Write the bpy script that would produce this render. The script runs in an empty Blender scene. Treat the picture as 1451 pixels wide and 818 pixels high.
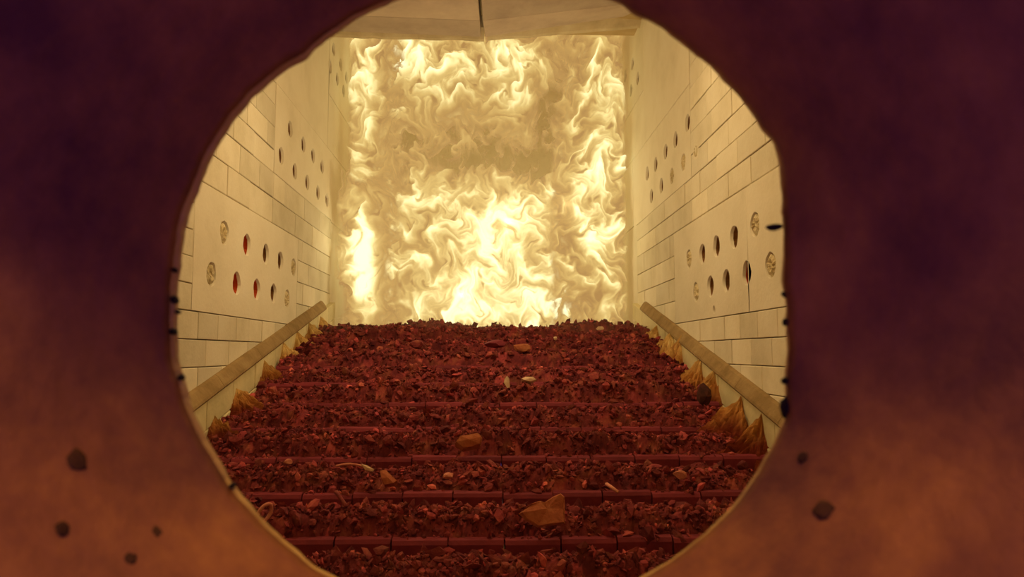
import bpy, bmesh, math, random
import numpy as np
from mathutils import Vector, Matrix, noise as mn

random.seed(7); RNG = np.random.default_rng(7)
C = bpy.context.scene.collection
SC = bpy.context.scene

# ------------------------------------------------------------------ camera
F = 1050.0                                   # focal length in pixels of the 1451 x 818 frame
CX, CY = 725.5, 409.0
YAW, PITCH = math.atan(31.5/F), math.atan(91.0/F)
sy, cy, sp, cp = math.sin(YAW), math.cos(YAW), math.sin(PITCH), math.cos(PITCH)
FWD = Vector((sy*cp, cy*cp, sp)); RIGHT = Vector((cy, -sy, 0)); UP = RIGHT.cross(FWD)
cam = bpy.data.cameras.new('camera'); cam_o = bpy.data.objects.new('camera', cam); C.objects.link(cam_o)
cam.sensor_width = 36; cam.lens = F/1451*36; cam.clip_start = .02; cam.clip_end = 100
M = Matrix((RIGHT, UP, -FWD)).transposed().to_4x4(); cam_o.matrix_world = M
cam.dof.use_dof = True; cam.dof.focus_distance = 6.5; cam.dof.aperture_fstop = 8.5
SC.camera = cam_o

# ------------------------------------------------------------------ world, light, exposure
w = bpy.data.worlds.new('world'); SC.world = w; w.use_nodes = True
w.node_tree.nodes['Background'].inputs[0].default_value = (.34, .15, .72, 1)
w.node_tree.nodes['Background'].inputs[1].default_value = .62
vs = SC.view_settings
vs.view_transform = 'Standard'; vs.look = 'None'; vs.gamma = 1; vs.use_curve_mapping = False
vs.exposure = 0.0
try:
    SC.cycles.use_denoising = True
    SC.cycles.max_bounces = 14; SC.cycles.diffuse_bounces = 10; SC.cycles.transparent_max_bounces = 16
    SC.cycles.volume_bounces = 1
    SC.cycles.sample_clamp_indirect = 6
except Exception:
    pass

def lamp(name, kind, loc, energy, color, size=.0, aim=None):
    l = bpy.data.lights.new(name, kind); l.energy = energy; l.color = color
    if kind == 'AREA': l.shape = 'DISK'; l.size = size
    else: l.shadow_soft_size = size
    o = bpy.data.objects.new(name, l); o.location = loc; C.objects.link(o)
    if aim is not None:
        o.rotation_euler = (Vector(aim)-Vector(loc)).to_track_quat('-Z', 'Y').to_euler()
    return o
FIRE = (1.0, .72, .36)
# the lamp on the operator's side of the port
lamp('hall_lamp', 'AREA', (.1, -.9, 1.7), 30, (1, .53, .01), .4, (0, .4, -.2))
# light of the fire: at the heart of the flames; then two added fill lights
for p, e in (((-1.5, 9.12, 1.45), 2), ((.22, 9.1, 1.62), 19), ((.95, 9.1, 1.85), 5), ((-.35, 9.12, .72), 13)):
    lamp('fire_light', 'POINT', p, e, FIRE, 0)
lamp('wall_fill_light', 'POINT', (-.1, 4.9, 5.4), 265, FIRE, .35)  # unseen fill added overhead to brighten the near walls
lamp('wall_fill_light', 'POINT', (-.1, 6.0, 1.9), 44, FIRE, 0)  # second unseen fill, added in mid-air before the fire

# ------------------------------------------------------------------ projection helpers
def ray(u, v): return FWD + RIGHT*((u-CX)/F) + UP*((CY-v)/F)
def at_x(u, v, X): r = ray(u, v); return r*(X/r.x)
def at_y(u, v, Y): r = ray(u, v); return r*(Y/r.y)
BA, BB = -2.045, .283                         # slope of the grate: z = BA + BB*y
def at_bed(u, v, dz=0.):
    r = ray(u, v); t = (BA+dz)/(r.z-BB*r.y); return r*t
def plane(y): return BA + BB*y - .10*min(max((y-6.6)/1.6, 0), 1.4)
XL, XR = -2.0, 1.87                           # faces of the two side walls

# ------------------------------------------------------------------ noise helpers
_T = {}
def perlin(x, y, seed):
    if seed not in _T:
        r = np.random.default_rng(seed); a = r.uniform(0, 2*np.pi, (256, 256)); _T[seed] = (np.cos(a), np.sin(a))
    gx, gy = _T[seed]
    xi, yi = np.floor(x).astype(int), np.floor(y).astype(int); fx, fy = x-xi, y-yi
    ux, uy = fx*fx*fx*(fx*(fx*6-15)+10), fy*fy*fy*(fy*(fy*6-15)+10)
    def g(i, j):
        a, b = (xi+i) & 255, (yi+j) & 255
        return gx[a, b]*(fx-i)+gy[a, b]*(fy-j)
    n0 = g(0, 0)*(1-ux)+g(1, 0)*ux; n1 = g(0, 1)*(1-ux)+g(1, 1)*ux
    return (n0*(1-uy)+n1*uy)*1.4
def fbm(x, y, seed, octs=4):
    s = 0; a = 1.
    for i in range(octs):
        s = s+a*perlin(x*2**i+17*i, y*2**i+9*i, seed+i); a *= .5
    return s

# ------------------------------------------------------------------ mesh helpers
def link(name, me, mat=None, parent=None):
    o = bpy.data.objects.new(name, me); C.objects.link(o)
    if mat is not None and not me.materials: me.materials.append(mat)
    if parent is not None: o.parent = parent
    return o
def from_bm(name, bm, mat, parent=None, smooth=False):
    bmesh.ops.recalc_face_normals(bm, faces=bm.faces)
    me = bpy.data.meshes.new(name); bm.to_mesh(me); bm.free()
    if smooth: me.shade_smooth()
    return link(name, me, mat, parent)
def tag(o, label=None, cat=None, group=None, kind=None):
    if label: o['label'] = label
    if cat: o['category'] = cat
    if group: o['group'] = group
    if kind: o['kind'] = kind
    return o
def empty(name, loc=(0, 0, 0)):
    o = bpy.data.objects.new(name, None); o.location = loc; o.empty_display_size = .1; C.objects.link(o); return o
def add_hexa(bm, P, bev=0):
    """eight corners: four of one end loop, then four of the other"""
    vs_ = [bm.verts.new(p) for p in P]
    fs = [(0, 1, 2, 3), (7, 6, 5, 4), (0, 4, 5, 1), (1, 5, 6, 2), (2, 6, 7, 3), (3, 7, 4, 0)]
    for f in fs: bm.faces.new([vs_[i] for i in f])
    if bev:
        bmesh.ops.bevel(bm, geom=bm.edges[:], offset=bev, segments=1, affect='EDGES', profile=.5)
def box(name, lo, hi, mat, parent=None, bev=0):
    (x0, y0, z0), (x1, y1, z1) = lo, hi
    bm = bmesh.new()
    add_hexa(bm, [(x0, y0, z0), (x1, y0, z0), (x1, y1, z0), (x0, y1, z0), (x0, y0, z1), (x1, y0, z1), (x1, y1, z1), (x0, y1, z1)], bev)
    return from_bm(name, bm, mat, parent)

# ------------------------------------------------------------------ materials
def mat(name):
    m = bpy.data.materials.new(name); m.use_nodes = True; nt = m.node_tree
    b = nt.nodes['Principled BSDF']; b.inputs['Roughness'].default_value = .9
    b.inputs['Specular IOR Level'].default_value = .15
    return m, nt, b
def mottled(name, c0, c1, c2, scale=3., bump=.3, bscale=40., rough=.9, rnd=.12, spots=None):
    m, nt, b = mat(name); N = nt.nodes.new; L = nt.links.new
    tc = N('ShaderNodeTexCoord')
    geo = N('ShaderNodeNewGeometry')
    n1 = N('ShaderNodeTexNoise'); n1.inputs['Scale'].default_value = scale; n1.inputs['Detail'].default_value = 7; n1.inputs['Roughness'].default_value = .62
    L(geo.outputs['Position'], n1.inputs['Vector'])
    r = N('ShaderNodeValToRGB'); e = r.color_ramp.elements
    e[0].position = .3; e[0].color = (*c0, 1); e[1].position = .72; e[1].color = (*c2, 1)
    k = e.new(.5); k.color = (*c1, 1)
    L(n1.outputs['Fac'], r.inputs[0])
    oi = N('ShaderNodeObjectInfo'); mr = N('ShaderNodeMapRange')
    mr.inputs['To Min'].default_value = 1-rnd; mr.inputs['To Max'].default_value = 1+rnd*.6
    L(oi.outputs['Random'], mr.inputs[0])
    mx = N('ShaderNodeMix'); mx.data_type = 'RGBA'; mx.blend_type = 'MULTIPLY'; mx.inputs[0].default_value = 1
    cc = N('ShaderNodeCombineColor')
    for i in range(3): L(mr.outputs[0], cc.inputs[i])
    L(r.outputs[0], mx.inputs[6]); L(cc.outputs[0], mx.inputs[7])
    out = mx.outputs[2]
    if spots:
        v = N('ShaderNodeTexNoise'); v.inputs['Scale'].default_value = spots[0]; v.inputs['Detail'].default_value = 3
        L(geo.outputs['Position'], v.inputs['Vector'])
        rr = N('ShaderNodeValToRGB'); rr.color_ramp.elements[0].position = spots[1]; rr.color_ramp.elements[1].position = spots[1]+.08
        L(v.outputs['Fac'], rr.inputs[0])
        m2 = N('ShaderNodeMix'); m2.data_type = 'RGBA'; L(rr.outputs[0], m2.inputs[0]); L(out, m2.inputs[6]); m2.inputs[7].default_value = (*spots[2], 1)
        out = m2.outputs[2]
    L(out, b.inputs['Base Color'])
    n2 = N('ShaderNodeTexNoise'); n2.inputs['Scale'].default_value = bscale; n2.inputs['Detail'].default_value = 5
    L(geo.outputs['Position'], n2.inputs['Vector'])
    bp = N('ShaderNodeBump'); bp.inputs['Strength'].default_value = bump; bp.inputs['Distance'].default_value = .01
    L(n2.outputs['Fac'], bp.inputs['Height']); L(bp.outputs[0], b.inputs['Normal'])
    b.inputs['Roughness'].default_value = rough
    return m
M_BRICK = mottled('refractory_brick', (.66, .60, .44), (.76, .70, .54), (.82, .77, .62), 2.2, .25, 35, rnd=.14)
M_PANEL = mottled('cast_refractory', (.70, .64, .49), (.78, .72, .57), (.82, .77, .63), 1.6, .2, 30, rnd=.06)
M_JOINT = mottled('joint_mortar', (.40, .29, .14), (.46, .34, .18), (.52, .40, .22), 4)
M_LEDGE = mottled('ledge_refractory', (.22, .145, .06), (.30, .20, .09), (.38, .27, .13), 5, .6, 25)
M_CURB = mottled('curb_refractory', (.60, .53, .30), (.72, .64, .38), (.80, .72, .45), 2.4, .3, 30)
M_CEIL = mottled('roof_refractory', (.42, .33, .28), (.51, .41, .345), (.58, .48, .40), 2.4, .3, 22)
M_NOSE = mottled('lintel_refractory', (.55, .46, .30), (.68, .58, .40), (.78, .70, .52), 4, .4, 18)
M_HOLE = mottled('brown_hole', (.16, .08, .028), (.23, .115, .04), (.30, .16, .06), 9)  # brown liner, darker than the panel around it
M_HOLERED = mottled('red_glow_hole', (.42, .06, .015), (.50, .08, .02), (.55, .12, .03), 9)  # red glow of the hot holes put into the base colour
M_PLUG = mottled('plug_refractory', (.40, .31, .15), (.62, .53, .32), (.76, .68, .48), 14, .6, 60)
M_BAR = mottled('grate_iron', (.16, .023, .036), (.20, .029, .044), (.25, .038, .052), 5, .3, 40, rough=.75, rnd=.2)
M_RUBBLE = mottled('clinker', (.125, .021, .031), (.20, .034, .038), (.31, .09, .06), 9, .5, 60, rough=.95)
def add_tone(m):
    nt = m.node_tree; b = nt.nodes['Principled BSDF']; src = b.inputs['Base Color'].links[0].from_socket
    a = nt.nodes.new('ShaderNodeAttribute'); a.attribute_name = 'tone'
    mx = nt.nodes.new('ShaderNodeVectorMath'); mx.operation = 'SCALE'
    nt.links.new(src, mx.inputs[0]); nt.links.new(a.outputs['Fac'], mx.inputs['Scale']); nt.links.new(mx.outputs[0], b.inputs['Base Color'])
add_tone(M_RUBBLE)                            # each lump of rubble has a tone of its own
M_LUMP = mottled('clinker_lump', (.12, .022, .031), (.20, .036, .038), (.32, .10, .065), 11, .5, 60, rnd=.35)
M_ASH = mottled('side_ash', (.42, .20, .06), (.66, .45, .17), (.80, .64, .30), 6, .7, 40)
def add_ash(m):
    nt = m.node_tree; b = nt.nodes['Principled BSDF']; src = b.inputs['Base Color'].links[0].from_socket
    a = nt.nodes.new('ShaderNodeAttribute'); a.attribute_name = 'ash'
    r = nt.nodes.new('ShaderNodeValToRGB'); e = r.color_ramp.elements
    e[0].color = (.22, .05, .045, 1); e[1].position = .75; e[1].color = (1, 1, 1, 1); k = e.new(.4); k.color = (.62, .40, .26, 1)
    mx = nt.nodes.new('ShaderNodeMix'); mx.data_type = 'RGBA'; mx.blend_type = 'MULTIPLY'; mx.inputs[0].default_value = 1
    nt.links.new(a.outputs['Fac'], r.inputs[0]); nt.links.new(src, mx.inputs[6]); nt.links.new(r.outputs[0], mx.inputs[7])
    nt.links.new(mx.outputs[2], b.inputs['Base Color'])
add_ash(M_ASH)
M_ORANGE = mottled('orange_shard', (.30, .085, .045), (.40, .125, .06), (.48, .19, .09), 12, .5, 60)
M_PALE = mottled('pale_flake', (.55, .36, .24), (.72, .52, .36), (.82, .66, .48), 12, .3, 60)
M_PINK = mottled('pink_chunk', (.45, .13, .10), (.58, .22, .16), (.66, .32, .22), 12, .4, 60)
M_DARK = mottled('dark_chunk', (.05, .02, .018), (.09, .03, .025), (.15, .05, .035), 12, .5, 50)
M_SLEEVE = mottled('scaled_sleeve', (.12, .045, .044), (.25, .100, .055), (.42, .185, .072), 10, .25, 60, rough=.95, rnd=0)
M_RIM = mottled('rim_refractory', (.40, .25, .10), (.52, .34, .14), (.62, .44, .2), 30, .5, 90, rnd=0)
M_SOOT = mottled('soot', (.012, .006, .010), (.02, .01, .014), (.03, .012, .016), 20, .3, 60)  # black of the rim slag and of the darkness in its notches

# ------------------------------------------------------------------ side walls
LEDGE_A, LEDGE_B = -.375-.232*4.8, .232         # z of the curb ledge = A + B*y
def zl(y): return LEDGE_A + LEDGE_B*y
BACK = .26
walls = {}
for side, X, s in (('left', XL, -1), ('right', XR, 1)):
    o = box('wall_'+side, (min(X+s*BACK, X+s*.6), .45, -2.6), (max(X+s*BACK, X+s*.6), 13.2, 7.2), M_JOINT)
    walls[side] = tag(o, None, None, None, 'structure')
tag(walls['left'], 'pale refractory brick wall with hole panels left of the fire')
tag(walls['right'], 'pale refractory brick wall with hole panels right of the fire')

def block(side, y0, y1, z0, z1, name='brick', m=None, gap=.003, jit=.004, bev=.004):
    """one brick or slab of a side wall, its face on the wall plane"""
    X, s = (XL, -1) if side == 'left' else (XR, 1)
    d = random.uniform(-jit, jit)
    xa, xb = X+s*(d), X+s*(BACK+.01)
    g = gap
    return box(name, (min(xa, xb), y0+g, z0+g), (max(xa, xb), y1-g, z1-g), m or M_BRICK, walls[side], bev)

def course(side, y0, y1, z0, z1, size, off):
    y = y0-off*size
    while y < y1-.02:
        a, b = max(y, y0), min(y+size*random.uniform(.9, 1.1), y1)
        if y1-b < .12: b = y1
        if b-a > .05 and z1 > zl(a)-.15: block(side, a, b, z0, z1)
        y = b if b > y else y+size
def panel(side, y0, y1, z0, z1, holes):
    """a cast slab with real round holes; each hole gets its liner cup or its plug"""
    X, s = (XL, -1) if side == 'left' else (XR, 1)
    g = .006
    cu = bpy.data.curves.new('hole_panel', 'CURVE'); cu.dimensions = '2D'; cu.fill_mode = 'BOTH'
    def spl(pts):
        sp_ = cu.splines.new('POLY'); sp_.points.add(len(pts)-1)
        for p, q in zip(sp_.points, pts): p.co = (q[0], q[1], 0, 1)
        sp_.use_cyclic_u = True
    spl([(y0+g, z0+g), (y1-g, z0+g), (y1-g, z1-g), (y0+g, z1-g)])
    loops = []
    for (hy, hz, r, kind) in holes:
        n = 22
        loop = [(hy+r*(1+.06*math.sin(3*a+hy*9)+random.uniform(-.05, .05))*math.cos(a), hz+r*(1+random.uniform(-.05, .05))*math.sin(a)) for a in [2*math.pi*i/n for i in range(n)]]
        spl(loop); loops.append(loop)
    cu.extrude = .1
    tmp = bpy.data.objects.new('hole_panel', cu); C.objects.link(tmp)
    dg = bpy.context.evaluated_depsgraph_get(); dg.update()
    me = bpy.data.meshes.new_from_object(tmp.evaluated_get(dg))
    bpy.data.objects.remove(tmp); bpy.data.curves.remove(cu)
    for v in me.vertices:
        a, b, c = v.co; v.co = (X+s*(.1+c), a, b)
    bm = bmesh.new(); bm.from_mesh(me); bmesh.ops.remove_doubles(bm, verts=bm.verts, dist=1e-5)
    bpy.data.meshes.remove(me)
    po = from_bm('hole_panel', bm, M_PANEL, walls[side])
    for (hy, hz, r, kind), loop in zip(holes, loops):
        bm = bmesh.new(); n = len(loop)
        if kind == 'plug':
            # a cracked filler: outer ring groove and a domed core standing almost flush
            prof = [(1.0, .03), (.86, .035), (.80, .008), (.5, -.004), (.2, .004)]
            rings = [[bm.verts.new((X+s*(dx+random.uniform(-.006, .006)), hy+(p[0]-hy)*k, hz+(p[1]-hz)*k)) for p in loop] for k, dx in prof]
            for a, b in zip(rings, rings[1:]):
                for i in range(n): bm.faces.new((a[i], a[(i+1) % n], b[(i+1) % n], b[i]))
            bm.faces.new(rings[-1])
            from_bm('hole_plug', bm, M_PLUG, po)
        else:
            prof = [(1.01, .012), (.99, .04), (.93, .062), (.6, .075)]
            rings = [[bm.verts.new((X+s*dx, hy+(p[0]-hy)*k, hz+(p[1]-hz)*k)) for p in loop] for k, dx in prof]
            for a, b in zip(rings, rings[1:]):
                for i in range(n): bm.faces.new((a[i], a[(i+1) % n], b[(i+1) % n], b[i]))
            bm.faces.new(rings[-1])
            lo = from_bm('hole_liner', bm, M_HOLERED if kind == 'red' else M_HOLE, po)
            if kind == 'red': lo['label'] = 'round hole liner with a red glow in its colour'
def holes_px(side, lst, r=.092):
    X = XL if side == 'left' else XR
    out = []
    for u, v, kind in lst:
        p = at_x(u, v, X); out.append((p.y, p.z, r if kind != 'small' else .035, kind))
    return out
random.seed(11)
# left wall
L1 = holes_px('left', [(318, 330, 'plug'), (350, 347, 'red'), (377, 360, 'dark'), (397.5, 370, 'dark'), (416, 379, 'plug'),
                       (299.7, 389, 'plug'), (335.6, 401.5, 'red'), (364, 410, 'red'), (387.7, 416, 'dark'), (407, 423.5, 'plug')])
L2 = holes_px('left', [(411.5, 183, 'dark'), (430, 205, 'dark'), (443.8, 221, 'dark'), (456.6, 236.5, 'dark'),
                       (398.7, 221, 'dark'), (418, 243, 'dark'), (435.7, 258.5, 'dark'), (450.7, 273, 'dark'), (463.5, 284, 'dark')], .085)
L3 = holes_px('left', [(473, 70, 'dark'), (483, 92, 'dark'), (491, 110, 'dark'), (468, 95, 'dark'), (478, 112, 'dark'), (487, 129, 'dark')], .085)
R1 = holes_px('right', [(1040, 336, 'dark'), (1015, 349, 'dark'), (995, 360, 'dark'), (976, 367, 'plug'), (1058, 387, 'red'), (1029, 398, 'dark'), (1006.5, 406, 'dark'), (986, 414, 'plug'), (1011.7, 439, 'small')])
R1b = holes_px('right', [(1069.6, 318, 'plug'), (1091.6, 376, 'plug')])
R2 = holes_px('right', [(974, 174, 'dark'), (957, 198, 'dark'), (943, 215, 'dark'), (929, 233, 'dark'), (917, 246, 'dark'),
                        (986, 214, 'plug'), (968, 230, 'plug'), (952, 249, 'plug'), (937, 263, 'dark'), (923, 278, 'dark')], .085)
R3 = holes_px('right', [(914, 90, 'dark'), (903.5, 111, 'dark'), (894, 128, 'dark'), (896, 90, 'dark'), (886, 108, 'dark')], .085)
YP2L, YP2R = 6.80, 6.72
panel('left', 5.02, 7.72, .28, 1.19, L1)
panel('right', 5.26+.02, 7.42, .29, 1.21, [h for h in R1])
panel('right', 4.2, 5.26+.02, .29, 1.21, R1b)
panel('left', YP2L, 9.3, 1.66, 2.52, L2)
panel('right', YP2R, 9.5, 1.62, 2.52, R2)
panel('left', 9.0, 11.2, 3.2, 4.5, L3)
panel('right', 8.75, 11.2, 3.2, 4.5, R3)
for side, y_pan0, y_pan1, yp2, y3, zb, zt, z2 in (('left', 5.02, 7.72, YP2L, 9.0, .28, 1.19, 1.66), ('right', 4.2, 7.42, YP2R, 8.75, .29, 1.21, 1.62)):
    # courses under the panel
    zs = [zb-.19*i for i in range(0, 8)]
    for i in range(7):
        course(side, 3.0, 9.3, zs[i+1], zs[i], .42 if i % 3 else .36, .5*(i % 2)+.1)
    # beside the panel, near end and far end
    hs = np.linspace(zb, zt, 6)
    for i in range(5):
        course(side, 3.0, y_pan0, hs[i], hs[i+1], .45, .5*(i % 2)+.07)
    hs = np.linspace(zb, zt, 5)
    for i in range(4):
        course(side, y_pan1, 9.3, hs[i], hs[i+1], .6, .5*(i % 2)+.2)
    # two courses between the panels
    hs = [zt, (zt+z2)/2, z2]
    for i in range(2):
        course(side, 3.0, yp2, hs[i], hs[i+1], .55, .5*(i % 2)+.1)
        course(side, yp2, 9.3, hs[i], hs[i+1], .8, .5*(i % 2)+.1)
    # narrow courses up the near end
    z = z2; i = 0
    while z < 3.75:
        course(side, 3.0, yp2, z, min(z+.2125, 3.95), .55, .5*(i % 2)+.15); z += .2125; i += 1
    # large plain slabs above the second panel, and behind
    block(side, yp2, y3, 2.52, 3.95, 'wall_slab', M_PANEL)
    block(side, y3, 11.2, 2.52, 3.2, 'wall_slab', M_PANEL)
    block(side, 9.3 if side == 'left' else 9.5, 11.2, 1.64, 2.52, 'wall_slab', M_PANEL)
    block(side, 9.3, 11.2, .28, 1.64, 'wall_slab', M_PANEL)
    block(side, 9.3, 11.2, -1, .28, 'wall_slab', M_PANEL)
    block(side, 11.2, 13, -1, 4.5, 'wall_slab', M_PANEL)
    block(side, yp2-3.7, y3, 3.95, 5.6, 'wall_slab', M_PANEL)
    block(side, y3, 13, 4.5, 5.6, 'wall_slab', M_PANEL)

# sloped curb with its ledge along each wall
def curb(side):
    X, s = (XL, -1) if side == 'left' else (XR, 1)
    xi = X-s*.12
    def prism(name, y0, y1, prof, m, bev=.006):
        bm = bmesh.new()
        a = [(x, y0, zl(y0)+z) for x, z in prof]; b = [(x, y1, zl(y1)+z) for x, z in prof]
        va = [bm.verts.new(p) for p in a]; vb = [bm.verts.new(p) for p in b]
        n = len(prof)
        bm.faces.new(va); bm.faces.new(vb[::-1])
        for i in range(n): bm.faces.new((va[i], vb[i], vb[(i+1) % n], va[(i+1) % n]))
        if bev: bmesh.ops.bevel(bm, geom=bm.edges[:], offset=bev, segments=1, affect='EDGES')
        return from_bm(name, bm, m, walls[side])
    y = 3.0
    while y < 8.7:
        y1 = min(y+random.uniform(.75, .95), 8.8)
        prism('ledge', y, y1-.004, [(X+s*.05, -.1), (X+s*.05, .06), (X-s*.01, .058), (X-s*.03, .048), (X-s*.072, -.012), (X-s*.078, -.03), (X-s*.07, -.045), (X, -.1)], M_LEDGE, 0)
        y = y1
    for row, (zt, zb_) in enumerate(((-.048, -.25), (-.255, -.46), (-.465, -.8))):
        y = 3.0-.3*row
        while y < 9.2:
            y1 = min(y+random.uniform(.5, .62), 9.35)
            d = random.uniform(-.004, .004)
            xa = X-s*(.062+d)
            prism('curb_block', y+.005, y1-.005, [(X+s*.05, zb_), (X+s*.05, zt), (xa, zt), (xa, zb_)], M_CURB)
            y = y1
curb('left'); curb('right')

# ------------------------------------------------------------------ back wall, floor, front wall, roof
bw = tag(box('wall_back', (-2.6, 12.6, -1.2), (2.5, 13.0, 7.2), M_PANEL), 'dim refractory wall behind the flames', kind='structure')
tag(box('floor', (-2.6, .45, -2.9), (2.5, 13.2, -2.5), M_JOINT), 'dark floor under the sloping grate', kind='structure')

ceil = tag(box('ceiling', (-2.6, .45, 7.0), (2.5, 13.2, 7.3), M_CEIL), 'furnace roof hanging above the fire', kind='structure')
YN = 8.9
def roof_slab(name, pts, y_far, th, m, parent):
    """slab whose underside follows points given at its two ends"""
    bm = bmesh.new()
    lo = [bm.verts.new(p) for p in pts]; hi = [bm.verts.new((p[0], p[1], p[2]+th)) for p in pts]
    bm.faces.new(lo); bm.faces.new(hi[::-1]); n = len(pts)
    for i in range(n): bm.faces.new((lo[i], hi[i], hi[(i+1) % n], lo[(i+1) % n]))
    bmesh.ops.bevel(bm, geom=bm.edges[:], offset=.008, segments=1, affect='EDGES')
    return from_bm(name, bm, m, parent)
# two hanging slabs meet in a dark seam; a second row lies nearer
pl0, pl1 = at_y(462, 44, 8.75), at_y(681.5, 52.5, 8.75)
pr0, pr1 = at_y(687.5, 52.5, 8.75), at_y(925, 20, 8.75)
pl0.x = XL; pr1.x = XR
def shift(p, y, dz=0): return (p[0], y, p[2]+dz)
mid = 8.30
SEAM = .022
slx = at_y(676, 0, 7.98).x
for (a, b, xs) in ((pl0, pl1, 'l'), (pr0, pr1, 'r')):
    ya, yb, yc = 8.75, mid, 6.9
    xm0, xm1 = a.x, b.x
    if xs == 'l': n1x = -.125; n2x = -.155; A2 = (XL, yb, a.z); B2 = (n1x, yb, b.z); A3 = (XL, yc, a.z); B3 = (n2x, yc, b.z)
    else: A2 = (n1x+SEAM+.01, yb, a.z); B2 = (XR, yb, b.z-.06); A3 = (n2x+SEAM+.015, yc, a.z); B3 = (XR, yc, b.z-.08)
    roof_slab('roof_slab', [tuple(a), tuple(b), B2, A2], 0, .22, M_CEIL, ceil)
    g = .008
    roof_slab('roof_slab', [(A2[0], yb-g, A2[2]-.006), (B2[0], yb-g, B2[2]-.006), B3, A3], 0, .22, M_CEIL, ceil)
box('roof_slab', (XL-.2, 5.6, 3.86), (XR+.2, 6.89, 4.1), M_CEIL, ceil, .01)
box('roof_backing', (XL-.2, 5.6, 4.12), (XR+.2, 9.3, 4.4), M_JOINT, ceil, .01)
# lintel: pale nose whose lower edge carries the fire's light
for u0, v0, u1, v1 in ((440, 52, 686, 57.5), (690, 57.5, 930, 39.5)):
    a, b = at_y(u0, v0, YN), at_y(u1, v1, YN)
    if u0 < 600: a.x = XL
    else: b.x = XR
    N = 14; bm = bmesh.new(); rows = []
    for i in range(N+1):
        t = i/N; p = a.lerp(b, t); r_ = random.uniform(-.012, .012)
        rows.append([bm.verts.new(q) for q in ((p.x, YN-.13, p.z+.12+r_), (p.x, YN-.02, p.z+.015+r_), (p.x, YN+.02, p.z+r_*.6), (p.x, YN+.4, p.z+.26), (p.x, YN+.4, p.z+.4), (p.x, YN-.13, p.z+.4))])
    for q, r2 in zip(rows, rows[1:]):
        for j in range(6): bm.faces.new((q[j], r2[j], r2[(j+1) % 6], q[(j+1) % 6]))
    bm.faces.new(rows[0]); bm.faces.new(rows[-1][::-1])
    from_bm('lintel', bm, M_NOSE, ceil)

# ------------------------------------------------------------------ sight port
RIM = [(540, 3), (505, 20), (470, 42), (430, 75), (390, 100), (350, 133), (310, 187), (277, 250), (255, 310), (245, 375), (241, 440), (246, 520), (262, 575), (290, 632), (330, 695),
       (385, 755), (430, 795), (475, 822), (560, 855), (690, 872), (820, 856), (915, 818), (975, 778), (1030, 730), (1075, 672), (1105, 615), (1116, 588), (1113, 560), (1116, 470), (1111, 400),
       (1108, 300), (1104, 220), (1098, 198), (1080, 181), (1072, 165), (1040, 125), (985, 75), (940, 38), (900, 18), (880, 4), (800, -25), (700, -35), (620, -22)]
PC = (690., 420.)
ang = np.array([math.atan2(v-PC[1], u-PC[0]) for u, v in RIM]); rad = np.array([math.hypot(u-PC[0], v-PC[1]) for u, v in RIM])
o_ = np.argsort(ang); ang, rad = ang[o_], rad[o_]
NR = 360
TH = np.linspace(-math.pi, math.pi, NR, endpoint=False)
R0 = np.interp(TH, np.r_[ang[-1]-2*math.pi, ang, ang[0]+2*math.pi], np.r_[rad[-1], rad, rad[0]])
jag = np.array([fbm(np.array([t*9.]), np.array([3.3]), 40, 4)[0] for t in TH])
R0 = R0+2.0*jag
YR = .50
M_PIT = mottled('burnt_pit', (.03, .012, .008), (.06, .026, .016), (.10, .045, .025), 30, .3, 60)
port = tag(empty('sight_port', (0, .25, -.2)), 'round sight port with rusty brown sleeve and scaly dark rim', 'sight port')
def to_port(o): o.parent = port; o.matrix_parent_inverse = Matrix.Translation((0, -.25, .2)); return o
def ring(bm, rr, y, du=0., dv=0.):
    return [bm.verts.new(at_y(PC[0]+du+r*math.cos(t), PC[1]+dv+r*math.sin(t), y)) for t, r in zip(TH, rr)]
def skin(bm, A, B):
    for i in range(NR): bm.faces.new((A[i], A[(i+1) % NR], B[(i+1) % NR], B[i]))
bm = bmesh.new()                                        # sleeve: a cone that opens towards the operator
cen = at_y(PC[0], PC[1], YR); cone = []
edge = [at_y(PC[0]+r*math.cos(t), PC[1]+r*math.sin(t), YR) for t, r in zip(TH, R0)]
for k, (y, g) in enumerate(((.500, 1.0), (.494, 1.012), (.48, 1.03), (.45, 1.08), (.41, 1.15), (.36, 1.24), (.30, 1.35), (.24, 1.46), (.16, 1.6))):
    c = at_y(PC[0], PC[1], y)
    smooth_t = min(1, k/4)
    rmean = .2143
    L_ = []
    for p, t in zip(edge, TH):
        d = p-cen; ln = d.length*(1-smooth_t)+rmean*smooth_t
        dv_ = d.normalized()
        L_.append(bm.verts.new(Vector((cen.x, y, cen.z))+dv_*ln*g))
    cone.append(L_)
for a, b in zip(cone, cone[1:]): skin(bm, a, b)
# outer skin gives the sleeve its thickness
outer = [[bm.verts.new((v.co.x+(v.co.x-cen.x)*.06, v.co.y, v.co.z+(v.co.z-cen.z)*.06)) for v in L_] for L_ in (cone[0], cone[4], cone[-1])]
skin(bm, outer[0], outer[1]); skin(bm, outer[1], outer[2]); skin(bm, cone[-1], outer[2]); skin(bm, cone[0], outer[0])
to_port(from_bm('sleeve', bm, M_SLEEVE, None, True))
bm = bmesh.new()                                        # rim: short fire-lit throat behind the sleeve
rin = R0-np.array([3+9*max(0, -math.cos(t-.25))**1.5 for t in TH])+1.5*np.array([fbm(np.array([t*14.]), np.array([8.3]), 60, 4)[0] for t in TH])
A = ring(bm, R0+1, YR+.001); A2 = ring(bm, (R0+rin)/2, YR+.006); B = ring(bm, rin, YR+.014); D = ring(bm, R0+60, YR+.014); E = ring(bm, R0+60, YR+.001)
skin(bm, A, A2); skin(bm, A2, B); skin(bm, B, D); skin(bm, D, E)
to_port(from_bm('rim', bm, M_RIM, None, False))
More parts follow.
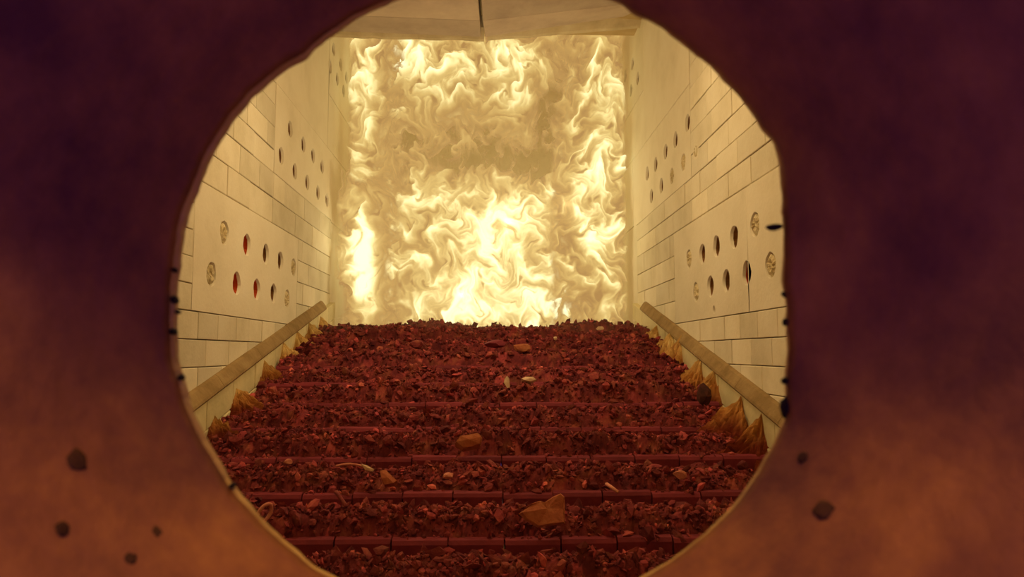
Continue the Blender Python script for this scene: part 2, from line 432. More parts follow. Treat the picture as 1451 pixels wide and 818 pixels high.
# front wall with the port's opening
bm = bmesh.new()
inn = ring(bm, R0+40, YR+.016); out_ = []; out2 = []
inn2 = ring(bm, R0+40, YR+.06)
for t in TH:
    dx, dz = math.cos(t), -math.sin(t)
    k = min((2.6 if dx > 0 else 2.6)/max(abs(dx), 1e-6), (7.2 if dz > 0 else 2.9)/max(abs(dz), 1e-6))
    out_.append(bm.verts.new((dx*k, YR+.016, dz*k))); out2.append(bm.verts.new((dx*k, YR+.06, dz*k)))
skin(bm, inn, out_); skin(bm, inn2, out2); skin(bm, inn, inn2); skin(bm, out_, out2)
tag(from_bm('wall_front', bm, M_PANEL), 'front wall around the sight port', kind='structure')

def blob(name, p, r, flat, m, seed, n=2, normal=None):
    bm = bmesh.new(); bmesh.ops.create_icosphere(bm, subdivisions=n, radius=1)
    for v in bm.verts:
        k = 1+.35*mn.noise(v.co*1.7+Vector((seed, 0, 0)))
        v.co *= k
    q = (normal or Vector((0, 0, 1))).to_track_quat('Z', 'Y')
    for v in bm.verts: v.co = q @ Vector((v.co.x*r, v.co.y*r, v.co.z*r*flat)) + p
    return from_bm(name, bm, m, None, True)
# soot pits on the sleeve: put on the cone by walking along the ray until it meets the surface
def on_sleeve(u, v):
    r = ray(u, v)
    prof = [(.50, 1.0), (.45, 1.08), (.41, 1.15), (.36, 1.24), (.30, 1.35), (.24, 1.46), (.16, 1.6)]
    for i in range(400):
        y = .5-.001*i
        p = r*(y/r.y); d = Vector((p.x-cen.x, 0, p.z-cen.z)).length
        g = np.interp(-y, [-a for a, b in prof], [b for a, b in prof])*.2143
        if d < g:
            n = Vector((cen.x-p.x, 0, cen.z-p.z)).normalized()*.9+Vector((0, -.42, 0))
            return p, n.normalized()
    return p, Vector((0, -1, 0))
for i, (u, v, r) in enumerate(((110, 652, 15), (200, 648, 12), (218, 757, 14), (88, 750, 11), (185, 792, 9), (1167, 722, 15), (1137, 648, 9), (1240, 488, 8), (300, 676, 17), (150, 575, 7), (212, 482, 6), (385, 785, 11), (360, 800, 9))):
    p, n = on_sleeve(u, v)
    to_port(blob('soot_spot', p, r/F*p.y*1.0, .08, M_PIT, i, 2, n))
# slag stuck on the rim; left lumps stand in for its dark notches
for i, (u, v, ru, rv) in enumerate(((1098, 322, 11, 4.5), (1114, 577, 9, 15), (1113, 417, 4, 5), (1114, 457, 4, 6), (1112, 540, 4, 5), (247, 383, 3.5, 5), (248, 425, 3.5, 8), (246, 470, 3, 6), (252, 442, 2, 4), (257, 535, 3, 6), (301, 676, 9, 14), (330, 688, 4, 6), (306, 188, 4, 3))):
    p = at_y(u, v, YR+.004)
    if i > 4: ru, rv = ru*.75, rv*.75
    o = blob('rim_lump', Vector((0, 0, 0)), 1, 1, M_SOOT, i+30, 2)
    for vv in o.data.vertices: vv.co = Vector((vv.co.x*ru/F*YR, vv.co.y*.006, vv.co.z*rv/F*YR))+p
    to_port(o)

# ------------------------------------------------------------------ grate
Y0, PITCHY = 3.83, .485
ROWS = list(range(-2, 10))
XA, XB = XL+.08, XR-.08
ORD = ['lowest', 'second', 'third', 'fourth', 'fifth', 'sixth', 'seventh', 'eighth', 'ninth', 'tenth', 'eleventh', 'twelfth', 'thirteenth']
NB = 13
bw_ = (XB-XA)/NB
def bar_mesh():
    bm = bmesh.new(); prof = [(0, -.02), (.012, .0), (.04, .006), (.60, .006), (.60, -.10), (.10, -.13), (.02, -.145), (0, -.135)]
    a = [bm.verts.new((-bw_/2+.004, y, z)) for y, z in prof]; b = [bm.verts.new((bw_/2-.004, y, z)) for y, z in prof]
    bm.faces.new(a); bm.faces.new(b[::-1]); n = len(prof)
    for i in range(n): bm.faces.new((a[i], b[i], b[(i+1) % n], a[(i+1) % n]))
    bmesh.ops.recalc_face_normals(bm, faces=bm.faces)
    me = bpy.data.meshes.new('grate_bar'); bm.to_mesh(me); bm.free(); me.materials.append(M_BAR); return me
BARM = bar_mesh()
def rowlabel(k):
    i = k-ROWS[0]
    return ['lowest', 'second lowest'][i] if i < 2 else ORD[i]+' lowest'
for k in ROWS:
    y = Y0+PITCHY*k; root = empty('grate_row', (0, y, plane(y)+.02))
    if k == ROWS[-1]: root.location.z -= .04
    tag(root, f'{rowlabel(k)} step of dark red iron grate bars across the furnace bed', 'grate', 'stepped rows of grate bars')
    for j in range(NB):
        o = link('grate_bar', BARM, None, root)
        o.location = (XA+bw_*(j+.5), random.uniform(-.007, .007), random.uniform(-.006, .006))

# rubble lying on every step
def build_rubble():
    Vs, Fs, Ts, base = [], [], [], 0
    CV, CT, CF, cb = [], [], [], 0
    CRV, CRF = [], None
    bm = bmesh.new(); bmesh.ops.create_icosphere(bm, subdivisions=1, radius=1)
    dirs = np.array([v.co for v in bm.verts])[:12]; bm.free()
    bm = bmesh.new(); [bm.verts.new(d) for d in dirs]; bm.verts.index_update(); bmesh.ops.convex_hull(bm, input=bm.verts[:])
    bmesh.ops.recalc_face_normals(bm, faces=bm.faces); bm.verts.index_update()
    dirs = np.array([v.co for v in bm.verts]); CRF = np.array([[v.index for v in f.verts] for f in bm.faces]); bm.free()
    for _ in range(16):
        p = dirs*(1+RNG.uniform(-.38, .30, (len(dirs), 1)))+RNG.uniform(-.18, .18, dirs.shape)
        for _ in range(3):
            n_ = RNG.normal(size=3); n_ /= np.linalg.norm(n_); t = np.clip(p@n_-RNG.uniform(.4, .7), 0, None); p = p-t[:, None]*n_
        CRV.append(p)
    CRV = np.array(CRV)
    for k in ROWS:
        y = Y0+PITCHY*k
        step = .0072 if k < 2 else (.009 if k < 5 else .012)
        nx = int((XB-XA)/step); ny = int(.56/step)
        s = np.linspace(-.06, .50, ny); x = np.linspace(XA, XB, nx)
        X_, S_ = np.meshgrid(x, s, indexing='ij')
        big = k >= 7
        last = k == ROWS[-1]
        front = .01+.05*fbm(X_*2.3, np.full_like(X_, k*3.1), 100+k, 3)+(.0 if k < 5 else -.02)
        rise = np.clip((S_-front)/.11, 0, 1)
        rise = rise*rise*(3-2*rise)
        prof = .035+.06*np.exp(-((S_-.2)/.12)**2)
        prof = prof+(.05*fbm(X_*1.6, S_*3, 130+k, 3))*np.clip(1.3-abs(S_-.2)*2.2, .2, 1)
        prof = prof*np.clip((.62-S_)/.2, .45, 1)
        if big: prof = prof+.03
        side = np.minimum(X_-XA, XB-X_)
        prof = np.maximum(prof-.06*np.clip(1-side/.28, 0, 1), .008)
        if last: prof = .10+.06*fbm(X_*1.1+3, S_*2, 77, 3)+.04*np.exp(-((X_-.95)/.5)**2)
        lump = np.zeros_like(prof); tone = np.full_like(prof, .6)
        n = int(3200 if k < 3 else (2400 if k < 6 else 1500))
        cxs = RNG.uniform(XA, XB, n); css = RNG.uniform(-.04, .5, n)
        rr = RNG.lognormal(math.log(.0135 if k < 4 else .016), .6, n).clip(.007, .07)
        for cx, cs, r in zip(cxs, css, rr):
            i0, i1 = int((cx-r-XA)/step), int((cx+r-XA)/step)+2; j0, j1 = int((cs-r+.06)/step), int((cs+r+.06)/step)+2
            i0, j0 = max(i0, 0), max(j0, 0)
            if i1 <= i0 or j1 <= j0: continue
            a = RNG.uniform(0, np.pi); e_ = RNG.uniform(.55, 1.)
            dx = X_[i0:i1, j0:j1]-cx; ds = S_[i0:i1, j0:j1]-cs
            p = (dx*np.cos(a)+ds*np.sin(a))/r; q = (-dx*np.sin(a)+ds*np.cos(a))/(r*e_)
            d = np.maximum(np.abs(p), np.abs(q))*.6+np.hypot(p, q)*.4
            h = r*RNG.uniform(.7, 1.25)*np.clip(1.15-d**2.5, 0, None)*(1+RNG.uniform(-.5, .5)*p+RNG.uniform(-.5, .5)*q)
            h = np.clip(h, 0, r*1.3)+RNG.uniform(0, .012)*(h > 0)
            w_ = h > lump[i0:i1, j0:j1]
            lump[i0:i1, j0:j1][w_] = h[w_]; tone[i0:i1, j0:j1][w_] = RNG.choice((.6, .8, .95, 1.1, 1.35, 1.8), p=(.2, .25, .25, .15, .11, .04))
        fine = .006*fbm(X_*40, S_*40, 160+k, 2)
        h = -.06+rise*(.06+prof+lump*.5+fine)
        spill = (rise < .5)*lump*.0
        H = h+spill
        # slope down with the tread, slight overhang noise along y
        YY = y+S_+.006*fbm(X_*30, S_*30, 190+k, 2)
        ZZ = plane(y)+.026+H-(.04 if last else 0)
        if last: ZZ = ZZ-np.clip(S_-.25, 0, 1)*.9
        V = np.stack([X_, YY, ZZ], -1).reshape(-1, 3)
        idx = np.arange(nx*ny).reshape(nx, ny)
        q = np.stack([idx[:-1, :-1], idx[1:, :-1], idx[1:, 1:], idx[:-1, 1:]], -1).reshape(-1, 4)
        # loose crumbs and flakes on top, every one a small faceted body
        nc = 3600 if k < 3 else (2600 if k < 6 else 1700)
        half = np.minimum(.44*(y+.3), 2.2)
        gx = RNG.uniform(max(XA, -half)+.02, min(XB, half)-.02, nc); gs = RNG.beta(1.2, 1.5, nc)*.39+.035+.03*perlin(gx*3, gx*0+k, 210+k)
        ii = np.clip(((gx-XA)/(XB-XA)*(nx-1)).astype(int), 0, nx-1); jj = np.clip(((gs+.06)/.56*(ny-1)).astype(int), 0, ny-1)
        cr = RNG.lognormal(math.log(.0135 if k < 4 else .0155), .5, nc).clip(.006, .05)
        shp = np.stack([RNG.uniform(.7, 1.3, nc), RNG.uniform(.5, 1.1, nc), RNG.uniform(.22, .8, nc)], -1)
        qn = RNG.normal(size=(nc, 4)); qn /= np.linalg.norm(qn, axis=1)[:, None]
        qw, qx, qy, qz = qn.T
        Rm = np.stack([1-2*(qy*qy+qz*qz), 2*(qx*qy-qz*qw), 2*(qx*qz+qy*qw), 2*(qx*qy+qz*qw), 1-2*(qx*qx+qz*qz), 2*(qy*qz-qx*qw), 2*(qx*qz-qy*qw), 2*(qy*qz+qx*qw), 1-2*(qx*qx+qy*qy)], -1).reshape(nc, 3, 3)
        cen_ = np.stack([gx, YY[ii, jj], np.maximum(ZZ[ii, jj], plane(y)+.01)+cr*.3], -1)
        vv = CRV[RNG.integers(0, len(CRV), nc)]*(shp*cr[:, None])[:, None, :]
        vv = np.einsum('nij,nvj->nvi', Rm, vv)+cen_[:, None, :]
        tt = np.repeat(RNG.choice((.6, .8, 1., 1.25, 1.7, 2.6), nc, p=(.2, .25, .25, .15, .11, .04)), CRV.shape[1])
        fq = (CRF[None]+(np.arange(nc)*CRV.shape[1])[:, None, None]).reshape(-1, 3)
        CV.append(vv.reshape(-1, 3)); CT.append(tt); CF.append(fq+cb); cb += nc*CRV.shape[1]
        # drop faces that stay buried inside the bars
        hm = H.reshape(-1); keep = hm[q].max(1) > -.03
        Vs.append(V); Ts.append(tone.reshape(-1)); Fs.append(q[keep]+base); base += len(V)
    V = np.concatenate(Vs); Q = np.concatenate(Fs); T = np.concatenate(Ts)
    used = np.unique(Q); rm = np.full(len(V), -1); rm[used] = np.arange(len(used)); V = V[used]; T = T[used]; Q = rm[Q]
    me = bpy.data.meshes.new('clinker_rubble')
    C3 = np.concatenate(CF)+len(V); V = np.concatenate([V]+CV); T = np.concatenate([T]+CT)
    loops = np.concatenate([Q.ravel(), C3.ravel()]); starts = np.concatenate([np.arange(0, Q.size, 4), Q.size+np.arange(0, C3.size, 3)])
    me.vertices.add(len(V)); me.vertices.foreach_set('co', V.astype(np.float32).ravel())
    me.loops.add(len(loops)); me.loops.foreach_set('vertex_index', loops.astype(np.int32))
    me.polygons.add(len(starts)); me.polygons.foreach_set('loop_start', starts.astype(np.int32))
    me.update(calc_edges=True); me.shade_flat()
    at = me.attributes.new('tone', 'FLOAT', 'POINT'); at.data.foreach_set('value', T.astype(np.float32))
    return me
rub = link('clinker_rubble', build_rubble(), M_RUBBLE)
tag(rub, 'dark red clinker rubble heaped along every step of the grate', 'rubble', None, 'stuff')

# single lumps standing proud of the rubble
def lump_mesh(seed, sub=2):
    bm = bmesh.new(); bmesh.ops.create_icosphere(bm, subdivisions=sub, radius=1)
    rs = random.Random(seed); ax = Vector((rs.uniform(.7, 1.2), rs.uniform(.6, 1.1), rs.uniform(.5, .9)))
    cuts = [(Vector((rs.gauss(0, 1), rs.gauss(0, 1), rs.gauss(0, 1))).normalized(), rs.uniform(.55, .85)) for _ in range(9)]
    for v in bm.verts:
        p = v.co.copy(); k = 1+.25*mn.noise(p*1.5+Vector((seed*3.1, 0, 0)))
        p *= k
        for n_, d in cuts:
            t = p.dot(n_)-d
            if t > 0: p -= n_*t
        v.co = Vector((p.x*ax.x, p.y*ax.y, p.z*ax.z))
    me = bpy.data.meshes.new('clinker_lump'); bm.to_mesh(me); bm.free(); me.materials.append(M_LUMP); return me
LM = [lump_mesh(i) for i in range(14)]
random.seed(21)
for k in ROWS[1:12]:
    y = Y0+PITCHY*k
    n = 18 if k < 4 else 12
    lab = f'dark red clinker lump in the rubble on the {rowlabel(k)} grate step'
    for j in range(n):
        half = .40*(y+.2)
        x = random.uniform(max(XA+.06, -half-.02), min(XB-.06, half))
        r = random.uniform(.022, .05)*(1 if k < 5 else 1.1)
        o = link('clinker_lump', random.choice(LM))
        o.location = (x, y+random.uniform(.05, .40), plane(y)+.10+random.uniform(-.01, .02)+.1*max(0, .35-min(x-XA, XB-x)))
        o.scale = (r, r, r); o.rotation_euler = [random.uniform(0, 6.3) for _ in range(3)]
        tag(o, lab, 'clinker lump', f'clinker lumps on the {rowlabel(k)} grate step')

# pieces that stand out
def shard(name, outline, th, mat_, rot, loc, label, cat, seed=0):
    bm = bmesh.new(); n = len(outline); rs = random.Random(seed)
    cx = sum(p[0] for p in outline)/n; cz = sum(p[1] for p in outline)/n
    rings = []
    for y, k in ((-th*.5, .9), (-th*.25, 1.), (th*.3, .98), (th*.5, .88)):
        rings.append([bm.verts.new((cx+(p[0]-cx)*k, y+rs.uniform(-.25, .25)*th, cz+(p[1]-cz)*k)) for p in outline])
    for a, b in zip(rings, rings[1:]):
        for i in range(n): bm.faces.new((a[i], a[(i+1) % n], b[(i+1) % n], b[i]))
    c0 = bm.verts.new((cx, -th*.62, cz)); c1 = bm.verts.new((cx, th*.6, cz))
    for i in range(n):
        bm.faces.new((rings[0][(i+1) % n], rings[0][i], c0)); bm.faces.new((rings[-1][i], rings[-1][(i+1) % n], c1))
    o = from_bm(name, bm, mat_); o.rotation_euler = rot; o.location = loc
    return tag(o, label, cat)
def wire(name, pts, r, mat_, label, cat):
    bm = bmesh.new(); rings = []; n = 8
    for i, p in enumerate(pts):
        d = (pts[min(i+1, len(pts)-1)]-pts[max(i-1, 0)]).normalized(); a = d.orthogonal().normalized(); b = d.cross(a)
        rings.append([bm.verts.new(p+(a*math.cos(t)+b*math.sin(t))*r*random.uniform(.8, 1.2)) for t in [2*math.pi*j/n for j in range(n)]])
    for a, b in zip(rings, rings[1:]):
        # match ring starts so the tube does not twist
        k = min(range(n), key=lambda q: (b[q].co-a[0].co).length)
        for j in range(n): bm.faces.new((a[j], a[(j+1) % n], b[(j+1+k) % n], b[(j+k) % n]))
    bm.faces.new(rings[0]); bm.faces.new(rings[-1][::-1])
    return tag(from_bm(name, bm, mat_, None, True), label, cat)
def px(u, v, dz=.10): return at_bed(u, v, dz)
def poly(u0, v0, pts, dz=.145):
    """outline in metres from pixel offsets, on a piece facing the port"""
    p = px(u0, v0, dz); k = p.y/F
    return p, [((u-u0)*k, (v0-v)*k) for u, v in pts]
p, ol = poly(772, 722, [(735, 727), (752, 715), (765, 711), (772, 713), (784, 706), (796, 701), (801, 706), (799, 722), (798, 743), (780, 744), (760, 746), (742, 735)], .17)
shard('slag_shard', ol, .05, M_ORANGE, (-.35, 0, .1), p, 'big orange slag shard with a peaked edge standing in the near rubble', 'slag shard', 1)
p, ol = poly(718, 541, [(714, 543), (715, 537), (718, 533), (721, 536), (723, 549), (719, 550)])
shard('pale_flake', ol, .02, M_PALE, (-.2, .1, .2), p, 'small pale flake standing upright on the grate, left of a lying pale flake', 'flake', 2)
p, ol = poly(748, 539, [(738, 539), (745, 535), (756, 536), (760, 540), (752, 543), (742, 542)])
shard('pale_flake', ol, .05, M_PALE, (-.5, 0, 0), p, 'pale flake lying flat on the grate, right of the upright pale flake', 'flake', 3)
p, ol = poly(664, 627, [(645, 631), (652, 622), (664, 619), (678, 617), (683, 623), (680, 633), (668, 636), (655, 637)])
shard('slag_shard', ol, .08, M_ORANGE, (-.5, 0, 0), p, 'flat orange slag piece lying in the middle of the bed', 'slag shard', 4)
p, ol = poly(519, 664, [(511, 658), (520, 660), (530, 666), (528, 669), (518, 667)])
shard('pale_flake', ol, .03, M_PALE, (-.4, 0, 0), p, 'thin pale sliver beside the end of the bent wire', 'flake', 5)
p, ol = poly(549, 677, [(538, 668), (546, 667), (555, 675), (564, 684), (560, 688), (546, 689), (541, 680)])
shard('slag_shard', ol, .06, M_ORANGE, (-.4, 0, 0), p, 'small wedge of orange slag just right of the thin pale sliver', 'slag shard', 6)
def chunk(name, u, v, wpx, hpx, mat_, seed, label, cat, dz=.135):
    p = px(u, v, dz); k = p.y/F/2
    me = lump_mesh(seed+50, 2); me.name = name; me.materials.clear(); me.materials.append(mat_)
    o = link(name, me); o.location = p
    for vv in me.vertices: vv.co = Vector((vv.co.x*wpx*k*1.1, vv.co.y*max(wpx, hpx)*k*.8, vv.co.z*hpx*k*1.4))
    return tag(o, label, cat)
chunk('slag_chunk', 409, 655, 14, 12, M_PINK, 1, 'small pink lit slag chunk at the left of the near bed', 'slag chunk')
chunk('slag_chunk', 963, 673, 17, 13, M_PINK, 2, 'pinkish three cornered slag chunk at the right of the near bed', 'slag chunk')
chunk('slag_chunk', 636, 675, 17, 12, M_PINK, 3, 'rounded pale pink slag chunk below the flat orange slag piece', 'slag chunk')
chunk('slag_chunk', 740, 494, 22, 17, M_ORANGE, 4, 'pointed orange brown chunk in the far rubble below the flames', 'slag chunk')
chunk('slag_chunk', 590, 489, 26, 18, M_LUMP, 5, 'large dark red lump in the far rubble, left of the flat red block', 'slag chunk', .13)
chunk('slag_block', 702, 487, 30, 12, M_BAR, 6, 'flat dark red block lying in the far rubble', 'slag block', .12)
chunk('pale_fragment', 787, 480, 8, 9, M_PALE, 7, 'small whitish fragment near the crest of the bed at its middle', 'fragment', .12)
chunk('pale_fragment', 850, 466, 11, 7, M_PALE, 8, 'small whitish fragment on the crest of the bed under the right flames', 'fragment', .14)
chunk('dark_boulder', 997, 561, 30, 28, M_DARK, 9, 'dark round clinker boulder at the foot of the right ash piles', 'boulder', .12)
P0 = px(376, 727, .17); kk = P0.y/F
wire('curled_wire', [P0+Vector((math.cos(t)*9*kk*.8+math.sin(t)*5*kk, -.02+.02*math.cos(t), math.sin(t)*13*kk)) for t in np.linspace(-2.4, 3.4, 26)], .009, M_PINK, 'curled loop of thick wire at the lower left of the bed', 'wire')
wire('bent_wire', [px(476+i*4.2, 661-3.2*math.sin(i/9*math.pi), .12) for i in range(10)], .007, M_PINK, 'thin bent wire lying along a grate step left of the middle', 'wire')
wire('burnt_rod', [px(476, 697, .14), px(481, 704, .13), px(487, 712, .12), px(491, 719, .11)], .010, M_LUMP, 'short burnt rod leaning in the rubble right of the curled wire', 'rod')
wire('burnt_rod', [px(859, 686, .13), px(866, 691, .125), px(876, 698, .115)], .010, M_PINK, 'short pale rod lying right of the big orange shard', 'rod')

# ------------------------------------------------------------------ ash piles against the curbs
def ash_pile(side, y, h, out, wy, seed, label, red):
    """a ragged half cone of ash leaning on the curb, pale at its peak and red clinker dust at its foot"""
    X, s = (XL, -1) if side == 'left' else (XR, 1)
    xi = X-s*.066; rs = random.Random(seed); zb_ = plane(y)-.06
    na, nr = 40, 18
    bm = bmesh.new(); rows = []; lay = bm.verts.layers.float.new('ash')
    apex = Vector((xi+s*.02, y+rs.uniform(-.02, .06), zb_+h))
    w1, w2 = wy*rs.uniform(.8, 1.3), wy*rs.uniform(.6, 1.0)
    off = Vector((seed*7.3, 0, 0))
    for a in range(na+1):
        t = math.pi*a/na; row = []
        wv = w1 if a < na/2 else w2
        fl = 1+.55*mn.noise(Vector((a*.21, seed*3.7, 0)))+.22*mn.noise(Vector((a*.6, seed*1.7, 3)))
        for r in range(1, nr+1):
            q = r/nr; ex = q**(1.25+.3*mn.noise(Vector((a*.3, seed, 9))))
            p = Vector((xi-s*math.sin(t)*out*fl*ex+s*.015, apex.y-math.cos(t)*wv*ex*fl, 0))
            n = mn.noise(p*9+off)*.06+mn.noise(p*26+off)*.04+mn.noise(p*60+off)*.014
            p.z = apex.z-h*(q**.85)+BB*(p.y-apex.y)*q+n*math.sin(q*math.pi*.9)+rs.uniform(-.006, .006)
            v = bm.verts.new(p); v[lay] = max(0, min(1, 1.15-1.15*q-red+1.2*n*4)); row.append(v)
        rows.append(row)
    ap = bm.verts.new(apex); ap[lay] = 1-red*.6
    for A_, B_ in zip(rows, rows[1:]):
        bm.faces.new((ap, A_[0], B_[0]))
        for i in range(nr-1): bm.faces.new((A_[i], A_[i+1], B_[i+1], B_[i]))
    bm.faces.new([ap]+rows[-1]+rows[0][::-1])                # closed against the curb
    o = from_bm('ash_pile', bm, M_ASH)
    return tag(o, label, 'ash pile', 'ash piles along the walls')
NUM = ['nearest', 'second', 'third', 'fourth', 'fifth', 'sixth', 'seventh', 'eighth']
for side in ('left', 'right'):
    ys = [5.3, 5.8, 6.4, 7.0, 7.5, 8.0, 8.5] if side == 'left' else [4.92, 5.33, 5.87, 6.3, 6.95, 7.35, 7.9]
    for i, y in enumerate(ys):
        h = [.17, .20, .25, .26, .27, .27, .25][i] if side == 'left' else [.33, .31, .34, .31, .33, .31, .28][i]
        col = 'orange brown' if i < 3 else 'yellow'
        lab = f'{NUM[i]} {col} ash pile' if i == 0 else f'{col} ash pile, {NUM[i]} from the near end,'
        lab += f' on the {side} wall curb'
        ash_pile(side, y, h, random.uniform(.30, .44), random.uniform(.18, .26), i+(20 if side == 'left' else 50), lab, max(0, .5-.12*i))

# ------------------------------------------------------------------ fire
def flame_material():
    m = bpy.data.materials.new('fire'); m.use_nodes = True; nt = m.node_tree; nt.nodes.clear(); N = nt.nodes.new; L = nt.links.new
    at = N('ShaderNodeAttribute'); at.attribute_name = 'fire_heat'
    r = N('ShaderNodeValToRGB'); e = r.color_ramp.elements
    e[0].position = 0; e[0].color = (.46, .245, .075, 1); e[1].position = 1; e[1].color = (1.0, .93, .50, 1)
    for p, c in ((.25, (.60, .35, .10, 1)), (.5, (.83, .56, .175, 1)), (.72, (1.0, .79, .31, 1))):
        k = e.new(p); k.color = c
    st = N('ShaderNodeMapRange'); st.inputs['From Min'].default_value = .55; st.inputs['From Max'].default_value = 1.25; st.inputs['To Min'].default_value = 1.0; st.inputs['To Max'].default_value = 1.7
    L(at.outputs['Fac'], r.inputs[0]); L(at.outputs['Fac'], st.inputs[0])
    em = N('ShaderNodeEmission'); L(r.outputs[0], em.inputs[0]); L(st.outputs[0], em.inputs[1])
    tr = N('ShaderNodeBsdfTransparent'); al = N('ShaderNodeAttribute'); al.attribute_name = 'cover'
    mx = N('ShaderNodeMixShader'); L(al.outputs['Fac'], mx.inputs[0]); L(tr.outputs[0], mx.inputs[1]); L(em.outputs[0], mx.inputs[2])
    o = N('ShaderNodeOutputMaterial'); L(mx.outputs[0], o.inputs['Surface'])
    return m
M_FIRE = flame_material()
def bil(Fd, i, j):
    i = np.clip(i, 0, Fd.shape[0]-1.001); j = np.clip(j, 0, Fd.shape[1]-1.001)
    a, b = i.astype(int), j.astype(int); fi, fj = i-a, j-b
    return (Fd[a, b]*(1-fi)+Fd[a+1, b]*fi)*(1-fj)+(Fd[a, b+1]*(1-fi)+Fd[a+1, b+1]*fi)*fj
def turbulent(x0, x1, z0, z1, step, seed, turb=1.0):
    """filaments of fire: ridged noise carried backwards through a curling flow"""
    x = np.arange(x0, x1, step); z = np.arange(z0, z1, step); X_, Z_ = np.meshgrid(x, z, indexing='ij')
    psi = 0
    for sc_, a in ((.8, .34), (.36, .30), (.17, .18), (.08, .06)):
        psi = psi+a*sc_*perlin(X_/sc_+5, Z_/(sc_*1.15)+3, seed+int(sc_*100))
    vx = np.gradient(psi, step, axis=1); vz = -np.gradient(psi, step, axis=0)
    I, J = np.meshgrid(np.arange(len(x), dtype=float), np.arange(len(z), dtype=float), indexing='ij')
    dt = .017*turb
    for _ in range(26):
        a, b = bil(vx, I, J), bil(vz, I, J)
        I = I-a*dt/step; J = J-(b+.25)*dt/step
    U = x0+I*step; W = z0+J*step
    U = U+.016*perlin(X_/.07, Z_/.07, seed+71)+.008*perlin(X_/.03, Z_/.03, seed+72); W = W+.016*perlin(X_/.07, Z_/.07, seed+73)+.008*perlin(X_/.03, Z_/.03, seed+74)
    f = 0; tot = 0
    for sc_, a in ((.50, 1.), (.26, .7), (.12, .35), (.06, .10)):
        n = perlin(U/sc_+11, W/(sc_*1.15)+7, seed+40+int(sc_*100)); f = f+a*np.clip(1-np.abs(n)*1.7, 0, 1)**1.9; tot += a
    f = f/tot; f = (f-f.mean())/f.std()
    soft = fbm(U/.6, W/.8, seed+90, 3)
    g = np.tanh(2.6*(perlin(U/.42, W/.5, seed+95)+.6*perlin(U/.2+3, W/.22, seed+96)+.35*perlin(U/.09+3, W/.1, seed+97)))
    g2 = perlin(U/.17+21, W/.14, seed+98)+.4*perlin(U/.07+21, W/.06, seed+99)
    return X_, Z_, f, g, g2, soft
def fire_body(name, rect, yf, depth, blobs, base, seed, label, kind=None, step=.0085, fil=.15, cut=.05, turb=.65, edge=.1, gain=.17, pocket=1.1):
    """a closed billowing body of fire: front and rear skins, each with its own filaments"""
    (u0, v0, u1, v1) = rect
    a, b = at_y(u0, v1, yf), at_y(u1, v0, yf)
    x0, x1, z0, z1 = max(a.x, XL+.03), min(b.x, XR-.03), a.z, b.z
    Vs, Fs, Hs, Cs = [], [], [], []; nb = 0
    for skin_, (sg, st) in enumerate(((-1, step), (1, step*1.7))):
        X_, Z_, f, g, g2, soft = turbulent(x0, x1, z0, z1, st, seed+skin_*500, turb)
        M_ = np.full_like(X_, base)
        wob = .035*soft
        for (u, v, su, sv, am) in blobs:
            c = at_y(u, v, yf); k = c.y/F
            M_ = M_+am*np.exp(-(((X_+wob*2-c.x)/(su*k))**2+((Z_+wob*2-c.z)/(sv*k))**2)*.5)
        heat = .8*M_+fil*f*np.clip(.5+M_, .3, 1.0)+gain*g+.08*soft
        eg = np.minimum(np.minimum(X_-x0, x1-X_), np.minimum(Z_-z0+.2, z1-Z_+.2))/edge
        heat = heat-pocket*np.clip(g2-.42, 0, .4)
        cov = np.clip((M_+.10*f+.16*g+.06*soft-.02)/.24, 0, 1)*np.clip(eg, 0, 1)
        cov = cov*cov*(3-2*cov)
        if skin_: heat = heat*.75
        Yv = yf+depth*.5+sg*(depth*.5*np.sqrt(np.clip(cov, 0, 1))*(.55+.45*np.clip(M_, 0, 1.2))+.06*np.clip(f, -2, 2)+.12*soft)
        V = np.stack([X_, Yv, Z_], -1).reshape(-1, 3); nx, nz = X_.shape
        idx = np.arange(nx*nz).reshape(nx, nz)
        q = np.stack([idx[:-1, :-1], idx[1:, :-1], idx[1:, 1:], idx[:-1, 1:]], -1).reshape(-1, 4)
        cf = cov.reshape(-1); q = q[cf[q].max(1) > cut]
        Vs.append(V); Fs.append(q+nb); nb += len(V); Hs.append(heat.reshape(-1)); Cs.append(cf)
    V = np.concatenate(Vs); Q = np.concatenate(Fs); H = np.concatenate(Hs); K = np.concatenate(Cs)
    used = np.unique(Q); rm = np.full(len(V), -1); rm[used] = np.arange(len(used)); V, H, K, Q = V[used], H[used], K[used], rm[Q]
    me = bpy.data.meshes.new(name)
    me.vertices.add(len(V)); me.vertices.foreach_set('co', V.astype(np.float32).ravel())
    me.loops.add(Q.size); me.loops.foreach_set('vertex_index', Q.astype(np.int32).ravel())
    me.polygons.add(len(Q)); me.polygons.foreach_set('loop_start', np.arange(0, Q.size, 4, dtype=np.int32))
    me.update(calc_edges=True)
    for nm, d in (('fire_heat', H), ('cover', K)):
        at = me.attributes.new(nm, 'FLOAT', 'POINT'); at.data.foreach_set('value', d.astype(np.float32))
    me.shade_smooth()
    o = link(name, me, M_FIRE)
    return tag(o, label, 'fire', None, kind)
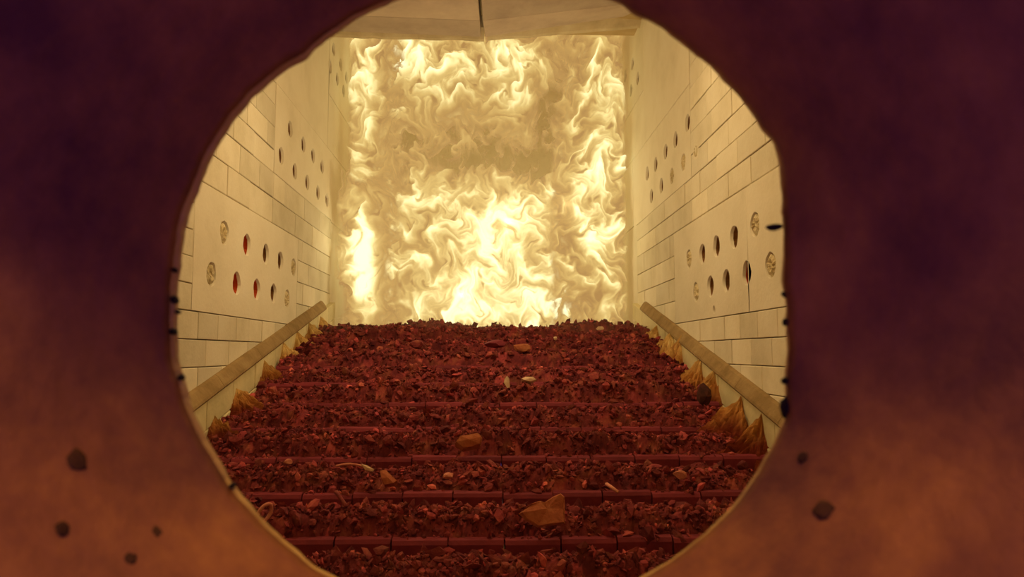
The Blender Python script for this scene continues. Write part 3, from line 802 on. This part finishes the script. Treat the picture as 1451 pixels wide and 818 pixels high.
MASS = [(640, 75, 90, 30, .45), (600, 115, 60, 45, .4), (735, 90, 22, 40, .45), (742, 150, 20, 20, .35), (540, 80, 30, 30, .5),
        (720, 322, 45, 38, .75), (640, 270, 45, 25, .45), (805, 290, 30, 30, .75), (660, 380, 95, 50, .45), (640, 440, 50, 28, .6), (760, 420, 80, 40, .5),
        (800, 440, 35, 22, .5), (560, 330, 30, 60, .2),
        (808, 130, 34, 70, -.5), (620, 215, 55, 32, -.30), (700, 200, 40, 40, -.25), (575, 160, 22, 22, -.25), (765, 215, 30, 30, -.35), (575, 430, 28, 28, -.22), (900, 400, 25, 60, -.1)]
fire_body('flames', (480, 20, 912, 478), 10.15, .9, [(u, v, a, b, m*.8) for u, v, a, b, m in MASS], .30, 300, 'broad mass of curling yellow flames filling the back of the furnace', 'stuff', edge=.35)
fire_body('flame', (470, 240, 570, 470), 9.25, .4, [(510, 330, 15, 42, 1.3), (516, 390, 14, 35, 1.1), (520, 430, 16, 25, .35)], 0., 900, 'tall white hot flame standing alone beside the left wall', None, fil=.12)
fire_body('flame', (485, 30, 575, 330), 9.58, .4, [(520, 95, 20, 50, .75), (512, 170, 14, 60, .5), (512, 240, 14, 50, .35)], 0., 1300, 'narrow column of yellow fire rising along the left wall to the lintel', None, fil=.16)
fire_body('flame', (780, 30, 925, 478), 9.55, .5, [(852, 110, 26, 70, .55), (850, 240, 36, 70, .75), (835, 330, 40, 60, .5), (850, 420, 30, 40, .35), (895, 230, 10, 30, .3)], 0., 1700, 'tall column of bright fire climbing along the right wall', None, fil=.2)

# haze that hangs in the firelight
def haze():
    m = bpy.data.materials.new('haze'); m.use_nodes = True; nt = m.node_tree; nt.nodes.clear()
    v = nt.nodes.new('ShaderNodeVolumeScatter'); v.inputs['Color'].default_value = (1, .9, .7, 1); v.inputs['Density'].default_value = .085
    v.inputs['Anisotropy'].default_value = .3
    o = nt.nodes.new('ShaderNodeOutputMaterial'); nt.links.new(v.outputs[0], o.inputs['Volume'])
    b = box('haze', (XL+.13, 7.7, .0), (XR-.13, 12.4, 3.72), m)
    tag(b, 'thin smoky haze hanging around the flames', 'haze', None, 'stuff')
haze()
